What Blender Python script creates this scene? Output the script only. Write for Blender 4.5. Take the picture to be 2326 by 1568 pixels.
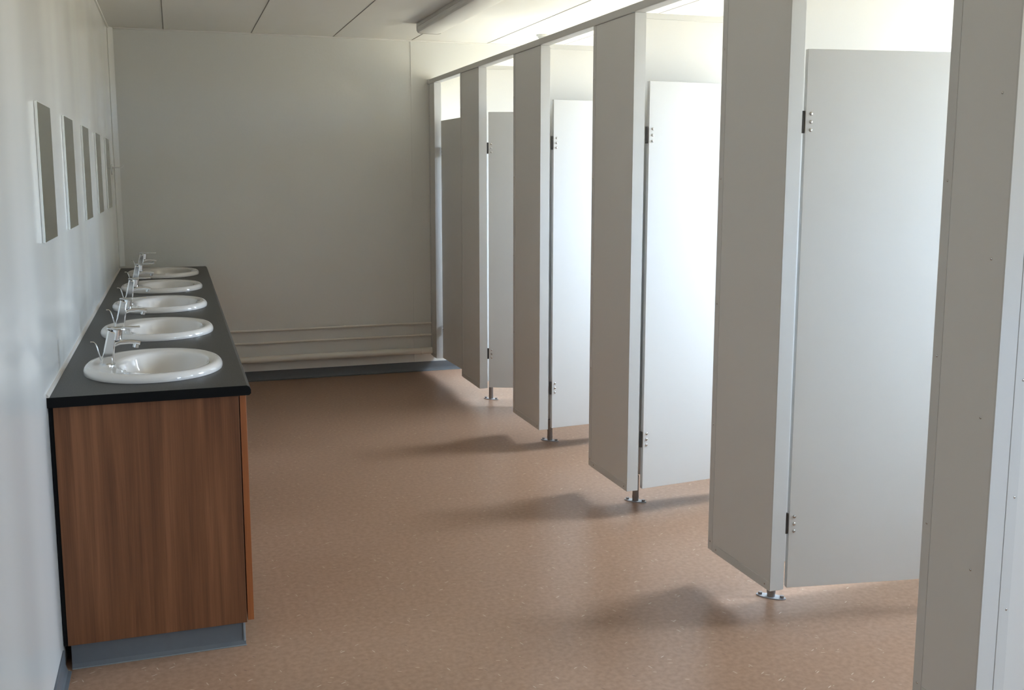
import bpy, bmesh, math, random
from mathutils import Vector, Matrix, Euler
random.seed(7)
S = bpy.context.scene
for o in list(bpy.data.objects): bpy.data.objects.remove(o, do_unlink=True)
COL = S.collection
R = math.radians

# ------------------------------------------------------------------ camera
cam = bpy.data.cameras.new('camera'); camo = bpy.data.objects.new('camera', cam); COL.objects.link(camo)
F_PX = 2279.52
cam.sensor_fit = 'HORIZONTAL'; cam.sensor_width = 36.0
cam.lens = F_PX / 2326 * 36.0
cam.shift_y = -65.71 / 2326          # principal point above the frame centre (cropped photo)
cam.clip_start = 0.02; cam.clip_end = 200
YAW, PITCH, ROLL = -0.3227, -0.1403, -0.0008
camo.matrix_world = (Matrix.Translation((0.3934, 0, 1.5547)) @ Matrix.Rotation(YAW, 4, 'Z')
                     @ Matrix.Rotation(math.pi/2 + PITCH, 4, 'X') @ Matrix.Rotation(-ROLL, 4, 'Z'))
S.camera = camo

# ------------------------------------------------------------------ daylight outside the windows
w = bpy.data.worlds.new('daylight'); S.world = w; w.use_nodes = True
nt = w.node_tree; nt.nodes.clear()
out = nt.nodes.new('ShaderNodeOutputWorld'); bg = nt.nodes.new('ShaderNodeBackground')
tc = nt.nodes.new('ShaderNodeTexCoord'); sep = nt.nodes.new('ShaderNodeSeparateXYZ')
ramp = nt.nodes.new('ShaderNodeValToRGB'); mp = nt.nodes.new('ShaderNodeMapRange')
mp.inputs['From Min'].default_value = -1; mp.inputs['From Max'].default_value = 1
nt.links.new(tc.outputs['Generated'], sep.inputs[0]); nt.links.new(sep.outputs['Z'], mp.inputs['Value'])
nt.links.new(mp.outputs[0], ramp.inputs[0])
e = ramp.color_ramp.elements
e[0].position = 0.0; e[0].color = (0.62, 0.56, 0.44, 1)       # sunlit pale ground
e[1].position = 1.0; e[1].color = (1.48, 1.72, 2.12, 1)       # bright thin overcast overhead
x = e.new(0.485); x.color = (0.62, 0.56, 0.44, 1)
x = e.new(0.505); x.color = (0.60, 0.78, 1.06, 1)             # hazy horizon
x = e.new(0.65); x.color = (0.80, 0.99, 1.32, 1)
x = e.new(0.80); x.color = (1.28, 1.50, 1.88, 1)
nt.links.new(ramp.outputs[0], bg.inputs['Color']); bg.inputs['Strength'].default_value = 18.0
nt.links.new(bg.outputs[0], out.inputs[0])
S.view_settings.view_transform = 'Standard'; S.view_settings.look = 'None'
S.view_settings.gamma = 1.0; S.view_settings.use_curve_mapping = False
S.view_settings.exposure = 1.1

# dimensions of the place (metres)
XR, YB, YF, H = 3.85, 7.70, -1.40, 2.567
PX = 2.29                                   # aisle face of the cubicle fronts
ZB, ZT, ZRL = 0.126, 2.276, 2.241
NEAR = [7.53, 6.352, 5.187, 4.020, 2.855, 1.915]       # near edge of each pilaster, far to near
FAR = [7.70, 6.794, 5.643, 4.465, 3.279, 2.137]
WIN = [(7.15, .66), (6.01, .62), (4.83, .66), (3.66, .66), (2.50, .60)]  # stall windows: centre y, width
WZ0, WZ1 = 1.25, 2.28
LOB = (-0.15, 0.90, 1.10, 2.10)              # lobby window in the right wall: centre y, width, z0, z1

def portal(name, loc, rot, sx, sy):
    l = bpy.data.lights.new(name, 'AREA'); l.shape = 'RECTANGLE'; l.size = sx; l.size_y = sy
    l.cycles.is_portal = True
    o = bpy.data.objects.new(name, l); o.location = loc; o.rotation_euler = rot; COL.objects.link(o)
for cy, wd in WIN:
    portal('window_portal', (XR + .05, cy, (WZ0+WZ1)/2), (0, R(90), 0), WZ1-WZ0, wd)
portal('window_portal', (XR + .05, LOB[0], (LOB[2]+LOB[3])/2), (0, R(90), 0), LOB[3]-LOB[2], LOB[1])

# ------------------------------------------------------------------ materials
def mat(name, col, rough=.5, metal=0., bump=None, mottle=None, spec=.5, coat=0, coat_rough=.1):
    m = bpy.data.materials.new(name); m.use_nodes = True; t = m.node_tree
    b = t.nodes['Principled BSDF']
    b.inputs['Base Color'].default_value = (*col, 1); b.inputs['Roughness'].default_value = rough
    b.inputs['Metallic'].default_value = metal; b.inputs['Specular IOR Level'].default_value = spec
    b.inputs['Coat Weight'].default_value = coat; b.inputs['Coat Roughness'].default_value = coat_rough
    tc = t.nodes.new('ShaderNodeTexCoord')
    if mottle:
        sc, amt = mottle
        n = t.nodes.new('ShaderNodeTexNoise'); n.inputs['Scale'].default_value = sc; n.inputs['Detail'].default_value = 4
        mx = t.nodes.new('ShaderNodeMix'); mx.data_type = 'RGBA'
        mx.inputs[6].default_value = (*[c*(1-amt) for c in col], 1); mx.inputs[7].default_value = (*[min(1, c*(1+amt)) for c in col], 1)
        t.links.new(tc.outputs['Object'], n.inputs['Vector']); t.links.new(n.outputs['Fac'], mx.inputs[0])
        t.links.new(mx.outputs[2], b.inputs['Base Color'])
    if bump:
        sc, st, stretch = bump[:3]
        mpn = t.nodes.new('ShaderNodeMapping'); mpn.inputs['Scale'].default_value = stretch
        n = t.nodes.new('ShaderNodeTexNoise'); n.inputs['Scale'].default_value = sc; n.inputs['Detail'].default_value = bump[4] if len(bump) > 4 else 2
        bp = t.nodes.new('ShaderNodeBump'); bp.inputs['Strength'].default_value = st; bp.inputs['Distance'].default_value = bump[3] if len(bump) > 3 else .01
        t.links.new(tc.outputs['Object'], mpn.inputs[0]); t.links.new(mpn.outputs[0], n.inputs['Vector'])
        t.links.new(n.outputs['Fac'], bp.inputs['Height']); t.links.new(bp.outputs[0], b.inputs['Normal'])
    return m

WALLC = (.70, .69, .645)
M = {}
M['wall'] = mat('wall_laminate', WALLC, .45, bump=(60, .05, (1, 1, 1)), mottle=(2.0, .02))
M['wall_gloss'] = mat('glossy_wall_laminate', WALLC, .20, bump=(1.5, 1.0, (.02, 1, .03), .034, .6), mottle=(2.0, .02), spec=.65)
_b = M['wall_gloss'].node_tree.nodes['Principled BSDF']; _b.inputs['Anisotropic'].default_value = 1.0
_t = M['wall_gloss'].node_tree.nodes.new('ShaderNodeCombineXYZ'); _t.inputs[2].default_value = 1.0      # drawn sheet: sheen spreads up and down
M['wall_gloss'].node_tree.links.new(_t.outputs[0], _b.inputs['Tangent'])
M['ceiling'] = mat('ceiling_board', (.74, .72, .67), .6, mottle=(5, .02))
M['panel'] = mat('cubicle_laminate', (.68, .67, .645), .5, spec=.35, bump=(260, .012, (1, 1, 1)))
M['channel'] = mat('cubicle_aluminium_channel', (.62, .615, .595), .6, spec=.3, bump=(150, .008, (1, 1, 1)))
M['steel'] = mat('stainless_steel', (.55, .54, .52), .25, 1)
M['dark_steel'] = mat('dull_steel', (.30, .28, .27), .4, .8)
M['hinge'] = mat('dark_hinge_metal', (.07, .065, .06), .4, .6)
M['plate'] = mat('zinc_plate', (.38, .39, .41), .55, .5)
M['chrome'] = mat('chrome', (.78, .79, .80), .07, 1)
M['ceramic'] = mat('white_ceramic', (.72, .685, .645), .08, spec=.6, coat=.5, coat_rough=.03)
M['skirt'] = mat('grey_vinyl_skirting', (.105, .115, .125), .45, mottle=(40, .08))
M['skirt_edge'] = mat('grey_vinyl_weld', (.22, .24, .25), .45)
M['pipe'] = mat('painted_pipe', (.72, .68, .60), .4)
M['black'] = mat('matt_black', (.004, .004, .004), .7, spec=.15)
M['lampbody'] = mat('lamp_enamel', (.62, .60, .56), .4)
M['plastic'] = mat('white_plastic', (.72, .71, .68), .4)
M['sealant'] = mat('sealant', (.50, .46, .41), .5)
M['mirror_edge'] = mat('mirror_bevelled_edge', (.90, .91, .88), .2)
M['exterior'] = mat('window_frame_paint', (.75, .75, .73), .35)
M['gap'] = mat('dark_joint', (.24, .23, .20), .8)  # plain darker tone for the thin strip beside each ceiling joint cover
M['drain'] = mat('drain_dark', (.05, .05, .05), .4)

# mirror
m = mat('mirror_glass', (.44, .47, .40), .02, 1); M['mirror'] = m
# glazing: thin clear sheet
m = bpy.data.materials.new('window_glass'); m.use_nodes = True; t = m.node_tree; t.nodes.clear()
o_ = t.nodes.new('ShaderNodeOutputMaterial'); tr = t.nodes.new('ShaderNodeBsdfTransparent'); gl = t.nodes.new('ShaderNodeBsdfGlossy')
gl.inputs['Roughness'].default_value = .02; tr.inputs[0].default_value = (.95, .97, .96, 1)
ms = t.nodes.new('ShaderNodeMixShader'); ms.inputs[0].default_value = .06
t.links.new(tr.outputs[0], ms.inputs[1]); t.links.new(gl.outputs[0], ms.inputs[2]); t.links.new(ms.outputs[0], o_.inputs[0])
M['glass'] = m

# worktop: dark speckled laminate
def speckle(name, base, alt, scale, rough):
    m = mat(name, base, rough); t = m.node_tree; b = t.nodes['Principled BSDF']
    tc = t.nodes.new('ShaderNodeTexCoord'); n = t.nodes.new('ShaderNodeTexNoise'); n.inputs['Scale'].default_value = scale
    n.inputs['Detail'].default_value = 3; n.inputs['Roughness'].default_value = .7
    r = t.nodes.new('ShaderNodeValToRGB'); r.color_ramp.elements[0].position = .42; r.color_ramp.elements[1].position = .62
    r.color_ramp.elements[0].color = (*base, 1); r.color_ramp.elements[1].color = (*alt, 1)
    t.links.new(tc.outputs['Object'], n.inputs['Vector']); t.links.new(n.outputs['Fac'], r.inputs[0]); t.links.new(r.outputs[0], b.inputs['Base Color'])
    return m
M['worktop'] = speckle('charcoal_laminate', (.024, .023, .022), (.058, .054, .050), 260, .42)
M['worktop'].node_tree.nodes['Principled BSDF'].inputs['Specular IOR Level'].default_value = .35
M['worktop_edge'] = mat('black_laminate_edge', (.0035, .0035, .0037), .6, spec=.15)

# wood
def wood(name, c1, c2, c3, rough):
    m = mat(name, c2, rough); t = m.node_tree; b = t.nodes['Principled BSDF']
    tc = t.nodes.new('ShaderNodeTexCoord'); mpn = t.nodes.new('ShaderNodeMapping'); mpn.inputs['Scale'].default_value = (26, 26, 1.1)
    n = t.nodes.new('ShaderNodeTexNoise'); n.inputs['Scale'].default_value = 1.0; n.inputs['Detail'].default_value = 6; n.inputs['Distortion'].default_value = .6
    mp2 = t.nodes.new('ShaderNodeMapping'); mp2.inputs['Scale'].default_value = (260, 260, 4)
    n2 = t.nodes.new('ShaderNodeTexNoise'); n2.inputs['Scale'].default_value = 1.0; n2.inputs['Detail'].default_value = 3
    r = t.nodes.new('ShaderNodeValToRGB'); el = r.color_ramp.elements
    el[0].position = .3; el[0].color = (*c1, 1); el[1].position = .7; el[1].color = (*c3, 1); q = el.new(.5); q.color = (*c2, 1)
    mth = t.nodes.new('ShaderNodeMath'); mth.operation = 'MULTIPLY_ADD'; mth.inputs[1].default_value = .35; 
    sb = t.nodes.new('ShaderNodeMath'); sb.operation = 'SUBTRACT'; sb.inputs[1].default_value = .175
    t.links.new(tc.outputs['Object'], mpn.inputs[0]); t.links.new(mpn.outputs[0], n.inputs['Vector'])
    t.links.new(tc.outputs['Object'], mp2.inputs[0]); t.links.new(mp2.outputs[0], n2.inputs['Vector'])
    t.links.new(n2.outputs['Fac'], mth.inputs[0]); t.links.new(n.outputs['Fac'], sb.inputs[0]); t.links.new(sb.outputs[0], mth.inputs[2])
    t.links.new(mth.outputs[0], r.inputs[0]); t.links.new(r.outputs[0], b.inputs['Base Color'])
    return m
M['wood'] = wood('walnut_laminate', (.120, .047, .021), (.172, .070, .030), (.232, .098, .044), .5)
M['wood'].node_tree.nodes['Principled BSDF'].inputs['Specular IOR Level'].default_value = .3
M['wood_lit_edge'] = wood('walnut_lit_edge', (.24, .075, .022), (.30, .095, .028), (.36, .12, .035), .4)  # brighter, more orange walnut: light on the door edges is put into the colour

# floor: safety vinyl with light and dark flecks
def floor_mat():
    m = mat('fawn_safety_vinyl', (.36, .245, .18), .33); t = m.node_tree; b = t.nodes['Principled BSDF']
    tc = t.nodes.new('ShaderNodeTexCoord')
    n = t.nodes.new('ShaderNodeTexNoise'); n.inputs['Scale'].default_value = 55; n.inputs['Detail'].default_value = 5
    r = t.nodes.new('ShaderNodeValToRGB'); r.color_ramp.elements[0].position = .35; r.color_ramp.elements[1].position = .65
    r.color_ramp.elements[0].color = (.285, .168, .105, 1); r.color_ramp.elements[1].color = (.355, .218, .142, 1)
    t.links.new(tc.outputs['Object'], n.inputs['Vector']); t.links.new(n.outputs['Fac'], r.inputs[0])
    prev = r.outputs[0]
    for k, (sc, ang, thr, colr) in enumerate([((16, 105, 1), .5, .955, (.60, .50, .40)), ((16, 120, 1), 1.9, .955, (.56, .46, .36)), ((22, 110, 1), -.9, .96, (.17, .10, .07)), ((20, 130, 1), 2.7, .955, (.60, .48, .34)), ((50, 90, 1), .1, .965, (.50, .44, .30))]):
        mpn = t.nodes.new('ShaderNodeMapping'); mpn.vector_type = 'TEXTURE'; mpn.inputs['Scale'].default_value = [1/q for q in sc]; mpn.inputs['Rotation'].default_value = (0, 0, ang)
        v = t.nodes.new('ShaderNodeTexVoronoi'); v.inputs['Scale'].default_value = 1; v.inputs['Randomness'].default_value = 1
        dl = t.nodes.new('ShaderNodeMath'); dl.operation = 'LESS_THAN'; dl.inputs[1].default_value = .16
        sepc = t.nodes.new('ShaderNodeSeparateColor'); gt = t.nodes.new('ShaderNodeMath'); gt.operation = 'GREATER_THAN'; gt.inputs[1].default_value = thr
        mu = t.nodes.new('ShaderNodeMath'); mu.operation = 'MULTIPLY'
        mx = t.nodes.new('ShaderNodeMix'); mx.data_type = 'RGBA'; mx.inputs[7].default_value = (*colr, 1)
        t.links.new(tc.outputs['Object'], mpn.inputs[0]); t.links.new(mpn.outputs[0], v.inputs['Vector'])
        t.links.new(v.outputs['Distance'], dl.inputs[0]); t.links.new(v.outputs['Color'], sepc.inputs[0]); t.links.new(sepc.outputs[0], gt.inputs[0])
        t.links.new(dl.outputs[0], mu.inputs[0]); t.links.new(gt.outputs[0], mu.inputs[1]); t.links.new(mu.outputs[0], mx.inputs[0])
        t.links.new(prev, mx.inputs[6]); prev = mx.outputs[2]
    t.links.new(prev, b.inputs['Base Color'])
    bp = t.nodes.new('ShaderNodeBump'); bp.inputs['Strength'].default_value = .06; bp.inputs['Distance'].default_value = .003
    t.links.new(n.outputs['Fac'], bp.inputs['Height']); t.links.new(bp.outputs[0], b.inputs['Normal'])
    return m
M['floor'] = floor_mat()

# ------------------------------------------------------------------ mesh helpers
def bm_box(bm, x0, x1, y0, y1, z0, z1, bev=0, seg=2):
    mtx = Matrix.Translation(((x0+x1)/2, (y0+y1)/2, (z0+z1)/2)) @ Matrix.Diagonal((x1-x0, y1-y0, z1-z0, 1))
    r = bmesh.ops.create_cube(bm, size=1, matrix=mtx)
    if bev:
        es = list({e for v in r['verts'] for e in v.link_edges})
        bmesh.ops.bevel(bm, geom=es, offset=bev, segments=seg, profile=.5, affect='EDGES')
def bm_cyl(bm, p0, p1, r0, r1=None, seg=24):
    p0, p1 = Vector(p0), Vector(p1); d = p1-p0
    q = d.to_track_quat('Z', 'Y').to_matrix().to_4x4()
    bmesh.ops.create_cone(bm, cap_ends=True, segments=seg, radius1=r0, radius2=r0 if r1 is None else r1,
                          depth=d.length, matrix=Matrix.Translation((p0+p1)/2) @ q)
def bm_dome(bm, c, r, nrm, flat=.6, seg=18):
    q = Vector(nrm).to_track_quat('Z', 'Y').to_matrix().to_4x4()
    bmesh.ops.create_uvsphere(bm, u_segments=seg, v_segments=8, radius=r, matrix=Matrix.Translation(c) @ q @ Matrix.Diagonal((1, 1, flat, 1)))
def bm_prism(bm, poly, axis, a, b):
    """poly: 2D points; axis 'y': (x,z) extruded along y; 'x': (y,z) extruded along x; 'z': (x,y)."""
    def P(u, v, w):
        return {'y': (u, w, v), 'x': (w, u, v), 'z': (u, v, w)}[axis]
    A = [bm.verts.new(P(u, v, a)) for u, v in poly]; B = [bm.verts.new(P(u, v, b)) for u, v in poly]
    n = len(poly); bm.faces.new(A); bm.faces.new(B[::-1])
    for i in range(n): bm.faces.new((A[i], B[i], B[(i+1) % n], A[(i+1) % n]))
def bm_tube(bm, pts, r, seg=18):
    """round tube along a smooth polyline"""
    pts = [Vector(p) for p in pts]; rings = []
    rr = r if isinstance(r, (list, tuple)) else [r]*len(pts)
    ref = Vector((0, 1, 0))
    for i, p in enumerate(pts):
        d = (pts[min(i+1, len(pts)-1)] - pts[max(i-1, 0)]).normalized()
        u = ref.cross(d)
        if u.length < 1e-3: u = Vector((1, 0, 0)).cross(d)
        u.normalize(); v = d.cross(u)
        rings.append([bm.verts.new(p + (u*math.cos(2*math.pi*k/seg) + v*math.sin(2*math.pi*k/seg))*rr[i]) for k in range(seg)])
    for a, b in zip(rings, rings[1:]):
        for k in range(seg): bm.faces.new((a[k], a[(k+1) % seg], b[(k+1) % seg], b[k]))
    bm.faces.new(rings[0][::-1]); bm.faces.new(rings[-1])
def make(name, fn, material, parent=None, smooth=True, ang=21):
    bm = bmesh.new(); fn(bm); bmesh.ops.recalc_face_normals(bm, faces=bm.faces)
    me = bpy.data.meshes.new(name); bm.to_mesh(me); bm.free()
    mats = material if isinstance(material, (list, tuple)) else [material]
    for q in mats: me.materials.append(q)
    if smooth:
        me.polygons.foreach_set('use_smooth', [True]*len(me.polygons))
        me.set_sharp_from_angle(angle=R(ang))
    o = bpy.data.objects.new(name, me); COL.objects.link(o)
    if parent: o.parent = parent
    return o
def box(name, material, x0, x1, y0, y1, z0, z1, parent=None, bev=0):
    return make(name, lambda bm: bm_box(bm, x0, x1, y0, y1, z0, z1, bev), material, parent)
def thing(name, label, cat, loc=(0, 0, 0), rz=0, group=None):
    o = bpy.data.objects.new(name, None); COL.objects.link(o); o.location = loc; o.rotation_euler = (0, 0, rz)
    o.empty_display_size = .1
    return tag(o, label, cat, group)
def tag(o, label, cat, group=None):
    o['label'] = label; o['category'] = cat
    if group: o['group'] = group
    return o
def struct(o, label=None, cat=None):
    o['kind'] = 'structure'
    if label: o['label'] = label
    if cat: o['category'] = cat
    return o
def copy_tree(o, parent=None):
    c = o.copy(); COL.objects.link(c)
    if parent: c.parent = parent
    for ch in list(o.children): copy_tree(ch, c)
    return c

# ------------------------------------------------------------------ room shell
struct(box('floor', M['floor'], -.1, XR+.1, YF-.1, YB+.1, -.1, 0), 'fawn brown vinyl floor with small pale flecks', 'floor')
struct(box('ceiling', M['ceiling'], -.1, XR+.1, YF-.1, YB+.1, H, H+.1), 'off-white ceiling of long boards with thin joints', 'ceiling')
struct(box('wall_left', M['wall_gloss'], -.1, 0, YF-.1, YB+.1, 0, H), 'glossy pale wall on the left above the basins', 'wall')
struct(box('wall_back', M['wall'], 0, XR, YB, YB+.1, 0, H), 'plain pale far wall with three pipes along its foot', 'wall')
struct(box('wall_front', M['wall'], 0, XR, YF-.1, YF, 0, H), 'pale wall behind the viewer', 'wall')
def right_wall(bm):
    ops = sorted([(c-wd/2, c+wd/2, WZ0, WZ1) for c, wd in WIN] + [(LOB[0]-LOB[1]/2, LOB[0]+LOB[1]/2, LOB[2], LOB[3])])
    y = YF-.1
    for a, b, z0, z1 in ops:
        bm_box(bm, XR, XR+.1, y, a, 0, H); bm_box(bm, XR, XR+.1, a, b, 0, z0); bm_box(bm, XR, XR+.1, a, b, z1, H); y = b
    bm_box(bm, XR, XR+.1, y, YB+.1, 0, H)
struct(make('wall_right', right_wall, M['wall'], smooth=False), 'pale outer wall behind the cubicles', 'wall')
wins = [(c, wd, WZ0, WZ1) for c, wd in WIN] + [LOB]
for i, (c, wd, z0, z1) in enumerate(wins):
    def frame(bm):
        f = .04
        a, b = c-wd/2, c+wd/2; X0, X1 = XR+.02, XR+.08
        bm_box(bm, X0, X1, a, a+f, z0, z1, .004); bm_box(bm, X0, X1, b-f, b, z0, z1, .004)
        bm_box(bm, X0, X1, a+f, b-f, z0, z0+f, .004); bm_box(bm, X0, X1, a+f, b-f, z1-f, z1, .004)
    wo = struct(make('window_%d' % (i+1), frame, M['exterior']), 'white framed clear window in the outer wall', 'window')
    box('pane', M['glass'], XR+.048, XR+.052, c-wd/2+.03, c+wd/2-.03, z0+.03, z1-.03, wo)
    box('window_sill', M['exterior'], XR-.03, XR+.03, c-wd/2, c+wd/2, z0-.02, z0, wo, .004)

# coved skirting
def cove(name, pts_axis, fixed, a, b, sgn, h=.075, t=.006, cv=.022):
    # profile in (distance from wall, height)
    prof = [(0, 0), (cv, 0), (cv, .002), (cv*.55, .006), (t+.002, .018), (t, .03), (t, h-.002), (t-.002, h), (0, h)]
    if pts_axis == 'y':   # runs along y; profile in x,z
        fn = lambda bm: bm_prism(bm, [(fixed + sgn*d, z) for d, z in prof], 'y', a, b)
    else:
        fn = lambda bm: bm_prism(bm, [(fixed + sgn*d, z) for d, z in prof], 'x', a, b)
    return struct(make(name, fn, M['skirt']))
cove('baseboard_left', 'y', 0, YF, 3.262, 1)
cove('baseboard_back', 'x', YB, .59, XR, -1)
cove('baseboard_front', 'x', YF, 0, XR, 1)
cove('baseboard_right', 'y', XR, YF+.03, YB-.03, -1)

# joint covers of the boards
n = 1
for jx in (.384, .985, 1.575, 2.17, 2.77, 3.37):
    jt = struct(box('trim_%d' % n, M['ceiling'], jx-.011, jx+.011, YF, YB, H-.0025, H, bev=.0008)); n += 1
    box('joint_gap', M['gap'], jx-.0155, jx-.0112, YF, YB-.012, H-.0006, H+.0002, jt)
struct(box('trim_%d' % n, M['wall'], 2.148, 2.160, YB-.003, YB, .075, H, bev=.0008)); n += 1
# corner angle left/back
struct(make('trim_%d' % n, lambda bm: bm_prism(bm, [(0, YB), (0, YB-.035), (.004, YB-.036), (.008, YB-.030), (.032, YB-.007), (.038, YB-.004), (.037, YB)], 'z', .90, H), M['wall'])); n += 1
# ceiling coving strips
struct(box('trim_%d' % n, M['ceiling'], 0, .012, YF, YB-.04, H-.012, H, bev=.002)); n += 1
struct(box('trim_%d' % n, M['ceiling'], .04, XR, YB-.012, YB, H-.010, H, bev=.002)); n += 1

# ------------------------------------------------------------------ pipes on the far wall
def pipe(label, z, r, x1, drop, group=None):
    t = thing('wall_pipe', label, 'pipe', (0, YB, z), 0, group)
    y = -.012 - r
    pts = [(.60, y, 0), (.9, y, 0), (1.3, y, 0), (1.7, y, 0), (x1, y, 0)]
    for i, p in enumerate(pts[1:-1]): pts[i+1] = (p[0], y, random.uniform(-.001, .001))
    make('pipe_run', lambda bm: bm_tube(bm, pts, r, 20), M['pipe'], t)
    for cx in (.95, 1.6, 2.2):
        def clip(bm):
            bm_tube(bm, [(cx-.006, y, 0), (cx+.006, y, 0)], r+.003, 20)
            bm_box(bm, cx-.006, cx+.006, -.014, 0, -r*.6, r*.6)
        make('pipe_clip', clip, M['pipe'], t)
    return t
pipe('thin painted pipe on the far wall, topmost of three', .388, .0085, 2.285, 0)
pipe('thin painted pipe on the far wall, middle one of three', .293, .0085, 2.285, 0)
pipe('thick painted waste pipe along foot of the far wall, lowest of three', .170, .026, 2.285, 0)

# ------------------------------------------------------------------ cubicles
NM = ['against the far wall', 'second from the far wall', 'third from the far wall',
      'third from the viewer', 'second from the viewer', 'nearest the viewer']
YC = [None] + [NEAR[i] + .222 for i in range(1, 5)]
T = .052
pil_labels = ['narrow grey cubicle post panel fixed against the far wall',
              'slim grey cubicle front panel between the two farthest door openings',
              'grey cubicle front panel, third counting from the far wall',
              'grey cubicle front panel in the middle of the aisle, third from the viewer',
              'broad grey cubicle front panel, second nearest the viewer, left of the pale grey open door',
              'tall grey cubicle front panel nearest the viewer, at right picture edge']
for i in range(6):
    y0, y1 = NEAR[i], FAR[i]; L = y1-y0
    t = thing('cubicle_pilaster', pil_labels[i], 'cubicle panel', (PX, y0, 0), 0, 'front panels of the cubicle row')
    box('face_panel', M['panel'], .0, T, 0, L, ZB+.002, ZRL-.001, t, .0015)
    cw = .030
    def ch(bm):
        bm_box(bm, -.0022, T+.002, L-cw, L+.0015, ZB, ZRL-.001, .0012)
    make('side_channel', ch, M['channel'], t)
    def cb(bm):
        bm_box(bm, -.0022, T+.002, .0, L-cw-.0004, ZB-.0015, ZB+cw, .0012)
    make('bottom_channel', cb, M['channel'], t)
    def cn(bm):
        bm_box(bm, -.0012, T+.001, -.002, .004, ZB-.001, ZRL-.001, .0008)
    make('edge_channel', cn, M['channel'], t)
    # screws along channels
    for z in (.16, .62, 1.08, 1.54, 2.0):
        make('screw', lambda bm: bm_dome(bm, (-.0022, L-cw/2, z), .0035, (-1, 0, 0), .5), M['steel'], t)
    for q in (.03, L-.06):
        if L > .2: make('screw', lambda bm: bm_dome(bm, (-.0022, q, ZB+.015), .0035, (-1, 0, 0), .5), M['steel'], t)
    if i == 5:
        for z in (.55, .95, 1.35, 1.75):
            make('screw', lambda bm: bm_dome(bm, (0, .045, z), .0035, (-1, 0, 0), .5), M['steel'], t)

# head rail
t = thing('head_rail', 'long grey rail running along the top of all cubicle fronts', 'rail', (PX, NEAR[5], ZRL))
box('rail_profile', M['channel'], -.006, T+.004, 0, YB-NEAR[5], 0, ZT-ZRL, t, .004)
box('wall_bracket', M['channel'], -.012, T+.008, YB-NEAR[5]-.03, YB-NEAR[5], 0, ZT-ZRL+.002, t, .002)

# dividers with their feet
div_labels = [None, 'cream cubicle divider behind the slim front panel, farthest from viewer',
              'cream cubicle divider behind the third front panel from the far wall',
              'cream cubicle divider behind the middle front panel, seen above bright white door',
              'cream cubicle divider nearest the viewer, seen above the grey wide open door']
for i in range(1, 5):
    yc = YC[i]
    t = thing('cubicle_divider', div_labels[i], 'cubicle divider', (PX, yc, 0), 0, 'dividers between the cubicles')
    box('divider_panel', M['panel'], T+.003, XR-PX-.004, -.011, .011, ZB+.002, ZT-.002, t, .001)
    box('top_channel', M['channel'], T+.006, XR-PX-.004, -.014, .014, ZT-.026, ZT, t, .001)
    def wallch(bm):
        bm_box(bm, XR-PX-.035, XR-PX-.001, -.014, .014, ZB, ZT-.027, .001)
    make('wall_channel', wallch, M['channel'], t)
    for fx, rot in ((.142, R(-45)), (1.2, 0)):
        ft = make('foot', lambda bm: (bm_cyl(bm, (0, 0, 0.004), (0, 0, ZB+.0015), .015), bm_cyl(bm, (0, 0, .018), (0, 0, .03), .016)), M['dark_steel'], t)
        ft.location = (fx, -.025, 0); ft.rotation_euler = (0, 0, rot)
        if fx < 1: pass
        ft.location.y = -.018 if fx < 1 else 0
        make('foot_plate', lambda bm: bm_prism(bm, [(.055*math.cos(a)*(1 if abs(math.cos(a)) > .5 else .8), .022*math.sin(a)) for a in [2*math.pi*k/24 for k in range(24)]], 'z', .0, .004), M['plate'], ft)
        for s in (-1, 1):
            make('bolt', lambda bm: (bm_cyl(bm, (s*.040, 0, .005), (s*.040, 0, .013), .008, seg=6),), M['dark_steel'], ft)

# end panel facing the viewer
t = thing('cubicle_end_panel', 'pale bluish cubicle end panel facing the viewer at right picture edge', 'cubicle panel', (PX, NEAR[5], 0))
box('end_sheet', M['panel'], T+.0015, XR-PX-.004, .002, .020, ZB, ZT, t, .001)
box('corner_channel', M['channel'], T+.002, T+.036, -.003, .0015, ZB, ZT, t, .0012)
for z in (.452, .75, 1.051, 1.351, 1.65, 1.95):
    make('screw', lambda bm: bm_dome(bm, (T+.026, -.003, z), .0035, (0, -1, 0), .5), M['steel'], t)
def endfoot(bm): bm_cyl(bm, (.75, .011, 0), (.75, .011, ZB+.002), .0125)
make('foot', endfoot, M['dark_steel'], t)

# doors
DW, DZ0, DZ1, DT = .70, .130, 1.957, .020
def door(label, hx, hy, ang, hinge_side=1):
    t = thing('cubicle_door', label, 'cubicle door', (hx, hy, 0), R(ang), 'doors of the cubicle row')
    box('door_panel', M['panel'], .004, .004+DW, 0, DT, DZ0, DZ1, t, .0015)
    for z in (.361, 1.725):
        h = make('hinge', lambda bm: (bm_cyl(bm, (-.002, DT/2, z-.036), (-.002, DT/2, z+.036), .0065, seg=14),
                                      bm_box(bm, -.002, .018, DT, DT+.0022, z-.034, z+.034, .0008)), M['hinge'], t)
        for k in (-.026, 0, .026):
            make('screw', lambda bm: bm_dome(bm, (.022, -.0005, z+k), .0062, (0, -1, 0), .65), M['steel'], h)
    # slide bolt on the inner face near the free edge
    lk = make('latch', lambda bm: (bm_box(bm, DW-.09, DW-.005, DT, DT+.012, 1.01, 1.05, .002), bm_cyl(bm, (DW-.05, DT+.012, 1.03), (DW-.05, DT+.035, 1.03), .009)), M['steel'], t)
    return t
door('grey cubicle door nearly shut beside the far wall', PX+.045, 7.515, -88.0)
door('shaded grey cubicle door standing ajar, second from the far wall', PX+.059, 6.349, -22)
door('bright white cubicle door standing open, middle one of the five', PX+.071, 5.184, 5.5)
door('brilliant white glowing open cubicle door, second nearest the viewer', PX+.071, 4.017, 6)
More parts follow.
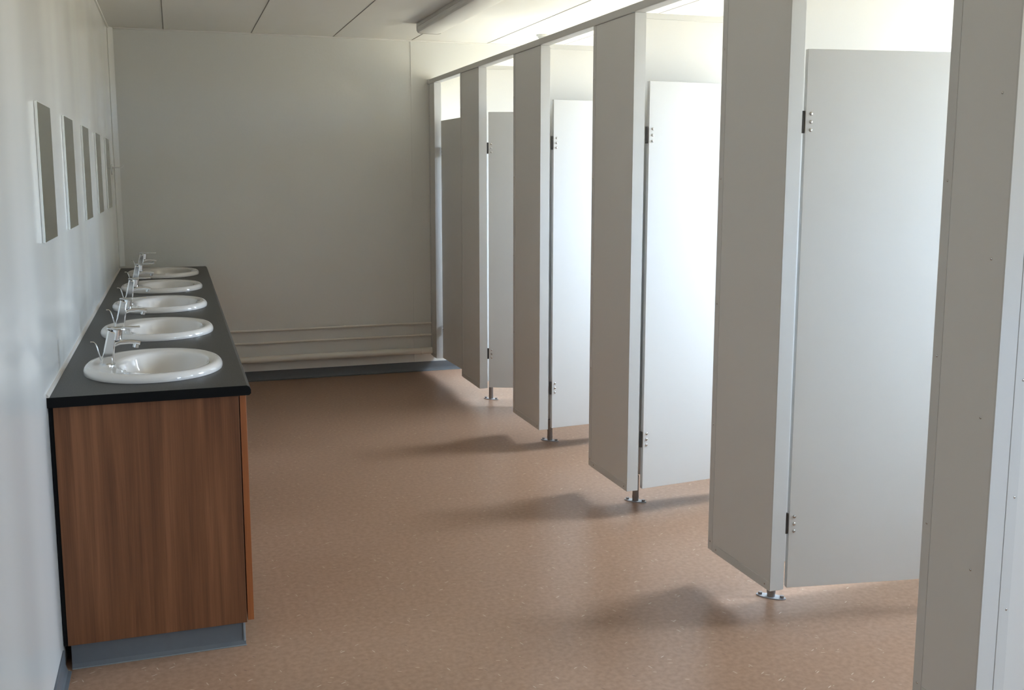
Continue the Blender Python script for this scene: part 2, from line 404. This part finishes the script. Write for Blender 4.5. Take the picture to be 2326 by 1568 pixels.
door('pale grey open cubicle door, nearest the viewer and widest in view', PX+.061, 2.852, -9.5)

# ------------------------------------------------------------------ ceiling light
t = thing('ceiling_light', 'unlit white batten light fitting on the ceiling above the aisle', 'light fitting', (2.105, 6.856, H))
Ln = 1.8
box('base_tray', M['lampbody'], -.105, .075, -Ln, 0, -.022, 0, t, .003)
def diff(bm):
    prof = [(-.100, -.022), (-.100, -.045), (-.092, -.058), (-.075, -.063), (.045, -.063), (.062, -.058), (.070, -.045), (.070, -.022)]
    bm_prism(bm, prof, 'y', -Ln+.004, -.004)
make('diffuser', diff, M['plastic'], t)
make('end_cap', lambda bm: bm_prism(bm, [(-.103, -.02), (-.103, -.046), (-.094, -.061), (-.076, -.066), (.046, -.066), (.064, -.061), (.073, -.046), (.073, -.02)], 'y', -.004, .003), M['lampbody'], t)
t = thing('smoke_detector', 'small round detector on the bright ceiling above the cubicles', 'detector', (3.02, 7.11, H))
make('detector_base', lambda bm: bm_cyl(bm, (0, 0, -.012), (0, 0, 0), .058, seg=32), M['plastic'], t)
make('detector_head', lambda bm: bm_cyl(bm, (0, 0, -.042), (0, 0, -.012), .034, .050, seg=32), M['lampbody'], t)

# ------------------------------------------------------------------ vanity
VY0, VX = 3.26, .60
BY = [3.665, 4.532, 5.402, 6.270, 7.150]
BCX = .302
WZ = .884
# worktop with basin cut-outs
bm = bmesh.new()
prof = [(0, .852), (.594, .852), (.600, .858), (.600, .870), (.596, .879), (.588, .884), (0, .884)]
bm_prism(bm, prof, 'y', VY0, YB-.001)
bmesh.ops.recalc_face_normals(bm, faces=bm.faces)
me = bpy.data.meshes.new('worktop'); bm.to_mesh(me); bm.free()
me.materials.append(M['worktop']); me.materials.append(M['worktop_edge'])
wt = bpy.data.objects.new('worktop', me); COL.objects.link(wt)
cutters = []
for y in BY:
    cb = bmesh.new()
    bm_prism(cb, [(BCX+.205*math.cos(a), y+.252*math.sin(a)) for a in [2*math.pi*k/64 for k in range(64)]], 'z', .80, .95)
    bmesh.ops.recalc_face_normals(cb, faces=cb.faces)
    cm = bpy.data.meshes.new('cut'); cb.to_mesh(cm); cb.free()
    co = bpy.data.objects.new('cut', cm); COL.objects.link(co); cutters.append(co)
    md = wt.modifiers.new('b', 'BOOLEAN'); md.operation = 'DIFFERENCE'; md.object = co; md.solver = 'EXACT'
dg = bpy.context.evaluated_depsgraph_get(); dg.update()
nm = bpy.data.meshes.new_from_object(wt.evaluated_get(dg)); wt.modifiers.clear(); wt.data = nm
for c in cutters: bpy.data.objects.remove(c, do_unlink=True)
for p in nm.polygons:
    if p.normal.y < -.9 and abs(p.center.y - VY0) < .01: p.material_index = 1
tag(wt, 'long charcoal speckled worktop holding the five basins', 'worktop')
make('sealant_bead', lambda bm: bm_prism(bm, [(0, .884), (.008, .884), (.005, .892), (0, .896)], 'y', VY0, YB-.04), M['sealant'], wt)

# cabinet
t = thing('vanity_cabinet', 'long walnut-brown laminate vanity cabinet under the worktop', 'cabinet', (0, VY0, 0))
Y0 = .020; LY = YB-VY0
box('end_panel', M['wood'], .014, .562, Y0, Y0+.018, .078, .852, t, .0008)
box('black_strip', M['black'], .002, .0135, Y0+.004, Y0+.018, .078, .852, t)  # near-black strip filling the space between wall and end panel
box('carcass', M['wood'], .014, .560, Y0+.019, LY-.002, .078, .64, t)
box('rear_board', M['black'], .004, .018, Y0+.019, LY-.002, .64, .851, t)
box('front_rail', M['black'], .540, .560, Y0+.019, LY-.002, .79, .851, t)
nd = 8; dw = (LY-Y0-.004)/nd
for k in range(nd):
    a = Y0 + k*dw + .0015; b = Y0 + (k+1)*dw - .0015
    d = box('cabinet_door', M['wood_lit_edge'], .565, .585, a, b, .084, .848, t, .001)
    hy = b-.05 if k % 2 == 0 else a+.05
    make('handle', lambda bm: bm_tube(bm, [(.585, hy, .66), (.600, hy, .66), (.606, hy, .666), (.606, hy, .754), (.600, hy, .76), (.585, hy, .76)], .004), M['steel'], d)
def plinth(bm):
    bm_prism(bm, [(.02, 0), (.556, 0), (.556, .004), (.549, .018), (.548, .078), (.02, .078)], 'y', Y0+.02, LY-.02)
    bm_prism(bm, [(Y0-.004, 0), (Y0-.003, .003), (Y0+.006, .014), (Y0+.010, .03), (Y0+.010, .077), (Y0+.03, .077), (Y0+.03, 0)], 'x', .022, .556)
pl = make('plinth', plinth, M['skirt'], t)
make('weld_line', lambda bm: (bm_box(bm, .022, .558, Y0-.006, Y0-.003, .0, .0035, .0008), bm_box(bm, .5485, .556, Y0+.004, Y0+.011, .0, .079, .002)), M['skirt_edge'], pl)

# basins
def basin_rings():
    return [(.302, .2290, .2760, .000), (.302, .2300, .2770, .006), (.302, .2285, .2755, .013), (.302, .2240, .2710, .020), (.302, .2170, .2640, .025),
            (.303, .2080, .2550, .0265), (.304, .1990, .2460, .0255), (.310, .1850, .2350, .0235), (.328, .1590, .2230, .0215),
            (.334, .1500, .2160, .019), (.336, .1455, .2110, .013), (.337, .1420, .2060, .003), (.338, .1370, .1990, -.018), (.339, .1260, .1830, -.050),
            (.340, .1080, .1570, -.082), (.341, .0820, .1180, -.106), (.342, .0500, .0700, -.120), (.343, .0240, .0260, -.1245), (.343, .0225, .0230, -.1285)]
def basin_mesh(bm):
    N = 72; rings = []
    for cx, ax, ay, z in basin_rings():
        ring = []
        for k in range(N):
            a = 2*math.pi*k/N; ca, sa = math.cos(a), math.sin(a); pw = .96
            ring.append(bm.verts.new((cx-BCX + ax*math.copysign(abs(ca)**pw, ca), ay*math.copysign(abs(sa)**pw, sa), z)))
        rings.append(ring)
    for a, b in zip(rings, rings[1:]):
        for k in range(N): bm.faces.new((a[k], a[(k+1) % N], b[(k+1) % N], b[k]))
    bm.faces.new(rings[-1])
    # underside shell
    under = [(.300, .198, .245, .000), (.310, .190, .235, -.03), (.330, .150, .205, -.075), (.342, .110, .150, -.125), (.343, .04, .045, -.145)]
    ur = []
    for cx, ax, ay, z in under:
        ur.append([bm.verts.new((cx-BCX + ax*math.cos(2*math.pi*k/N), ay*math.sin(2*math.pi*k/N), z)) for k in range(N)])
    for a, b in zip([rings[0]]+ur, ur):
        for k in range(N): bm.faces.new((a[k], b[k], b[(k+1) % N], a[(k+1) % N]))
    bm.faces.new(ur[-1])
b_labels = ['white oval inset basin nearest the viewer', 'white oval basin, second nearest the viewer', 'white oval basin in the middle of the row of five',
            'white oval basin, second from the far wall', 'white oval basin farthest away, against the far wall']
basin = thing('washbasin', b_labels[0], 'basin', (BCX, BY[0], WZ+.0008), 0, 'oval basins set in the worktop')
make('basin_bowl', basin_mesh, M['ceramic'], basin, ang=50)
make('waste_outlet', lambda bm: (bm_cyl(bm, (.041, 0, -.1285), (.041, 0, -.124), .021, seg=28), bm_cyl(bm, (.041, 0, -.124), (.041, 0, -.119), .014, .017, seg=28)), M['chrome'], basin)
make('overflow_ring', lambda bm: bm_cyl(bm, (-.101, 0, -.012), (-.0955, 0, -.0135), .010, seg=20), M['chrome'], basin)
for k in range(1, 5):
    c = copy_tree(basin); c.location = (BCX, BY[k], WZ+.0008); c['label'] = b_labels[k]

# taps : local origin on the deck, spout towards +x
TX, TZ = .150, WZ+.0225
tp = thing('mixer_tap', 'chrome mixer tap on the basin nearest the viewer', 'tap', (TX, BY[0]-.012, TZ), 0, 'chrome mixer taps on the basins')
def body(bm):
    def slab(poly, y0, y1, bev):
        n0 = len(bm.faces)
        b2 = bmesh.new(); bm_prism(b2, poly, 'y', y0, y1); bmesh.ops.recalc_face_normals(b2, faces=b2.faces)
        bmesh.ops.bevel(b2, geom=list(b2.edges), offset=bev, segments=2, profile=.5, affect='EDGES')
        m_ = bpy.data.meshes.new('tmp'); b2.to_mesh(m_); b2.free(); bm.from_mesh(m_); bpy.data.meshes.remove(m_)
    slab([(-.020, .002), (.020, .002), (.036, .112), (.009, .123)], -.018, .018, .005)
    bm_cyl(bm, (0, 0, 0), (0, 0, .004), .026, seg=32)
make('tap_body', body, M['chrome'], tp)
def spout(bm):
    # rising from the body and arching over the bowl, rectangular section
    path = [(.006, .030, .018), (.012, .055, .017), (.024, .070, .016), (.045, .0765, .0145), (.075, .077, .013), (.098, .074, .012), (.110, .070, .0115)]
    rings = []
    for i, (x_, z_, r_) in enumerate(path):
        a = path[max(i-1, 0)]; b = path[min(i+1, len(path)-1)]
        d = Vector((b[0]-a[0], 0, b[1]-a[1])).normalized(); u = Vector((-d.z, 0, d.x)); v = Vector((0, 1, 0))
        ring = []
        for k in range(16):
            th = 2*math.pi*k/16; c_, s_ = math.cos(th), math.sin(th)
            ring.append(bm.verts.new(Vector((x_, 0, z_)) + u*math.copysign(abs(c_)**.5, c_)*r_*.55 + v*math.copysign(abs(s_)**.5, s_)*r_*.95))
        rings.append(ring)
    for a, b in zip(rings, rings[1:]):
        for k in range(16): bm.faces.new((a[k], a[(k+1) % 16], b[(k+1) % 16], b[k]))
    bm.faces.new(rings[0][::-1]); bm.faces.new(rings[-1])
sp = make('spout', spout, M['chrome'], tp, ang=50)
make('aerator', lambda bm: bm_cyl(bm, (.098, 0, .072), (.094, 0, .056), .0095, seg=24), M['chrome'], sp)
make('cartridge_cap', lambda bm: (bm_cyl(bm, (.032, 0, .086), (.038, 0, .120), .0185, .0175, seg=32),), M['chrome'], tp)
make('lever', lambda bm: (bm_box(bm, .006, .056, -.015, .015, .123, .129, .002), bm_box(bm, .045, .112, -.0065, .0065, .1245, .1295, .002)), M['chrome'], tp)
make('pop_up_rod', lambda bm: bm_tube(bm, [(-.018, .006, 0), (-.022, .006, .03), (-.029, .006, .060), (-.033, .006, .072), (-.040, .006, .079), (-.050, .006, .080)], .0022), M['chrome'], tp, ang=45)
t_labels = [None, 'chrome mixer tap on the second nearest basin', 'chrome mixer tap on the middle basin of five',
            'chrome mixer tap on the basin second from the far wall', 'chrome mixer tap on the farthest basin']
for k in range(1, 5):
    c = copy_tree(tp); c.location = (TX, BY[k]-.012, TZ); c['label'] = t_labels[k]

# mirrors
MY = [(3.414, 3.752), (4.214, 4.565), (5.034, 5.380), (5.864, 6.216), (6.700, 7.050)]
m_labels = ['narrow frameless wall mirror nearest the viewer', 'frameless wall mirror, second nearest the viewer', 'frameless wall mirror in the middle of the row of five',
            'frameless wall mirror above the second farthest basin', 'frameless wall mirror farthest away, seen almost edge on']
mr = thing('wall_mirror', m_labels[0], 'mirror', (0, MY[0][0], 1.342), 0, 'mirrors on the left wall')
box('mirror_backing', M['mirror_edge'], .0005, .0085, 0, .345, 0, .434, mr, .001)
box('mirror_glass', M['mirror'], .0085, .0095, .002, .343, .002, .432, mr)
for k in range(1, 5):
    c = copy_tree(mr); c.location = (0, MY[k][0], 1.342); c['label'] = m_labels[k]

# small hook
t = thing('wall_hook', 'small faint metal hook on the left wall beyond the last mirror', 'hook', (0, 7.30, 1.60))
box('hook_plate', M['steel'], .0005, .006, -.02, .02, -.05, .02, t, .002)
make('hook_arm', lambda bm: bm_tube(bm, [(.004, 0, 0), (.03, 0, -.002), (.06, 0, -.002), (.072, 0, .004), (.076, 0, .016)], .0045), M['plastic'], t, ang=45)
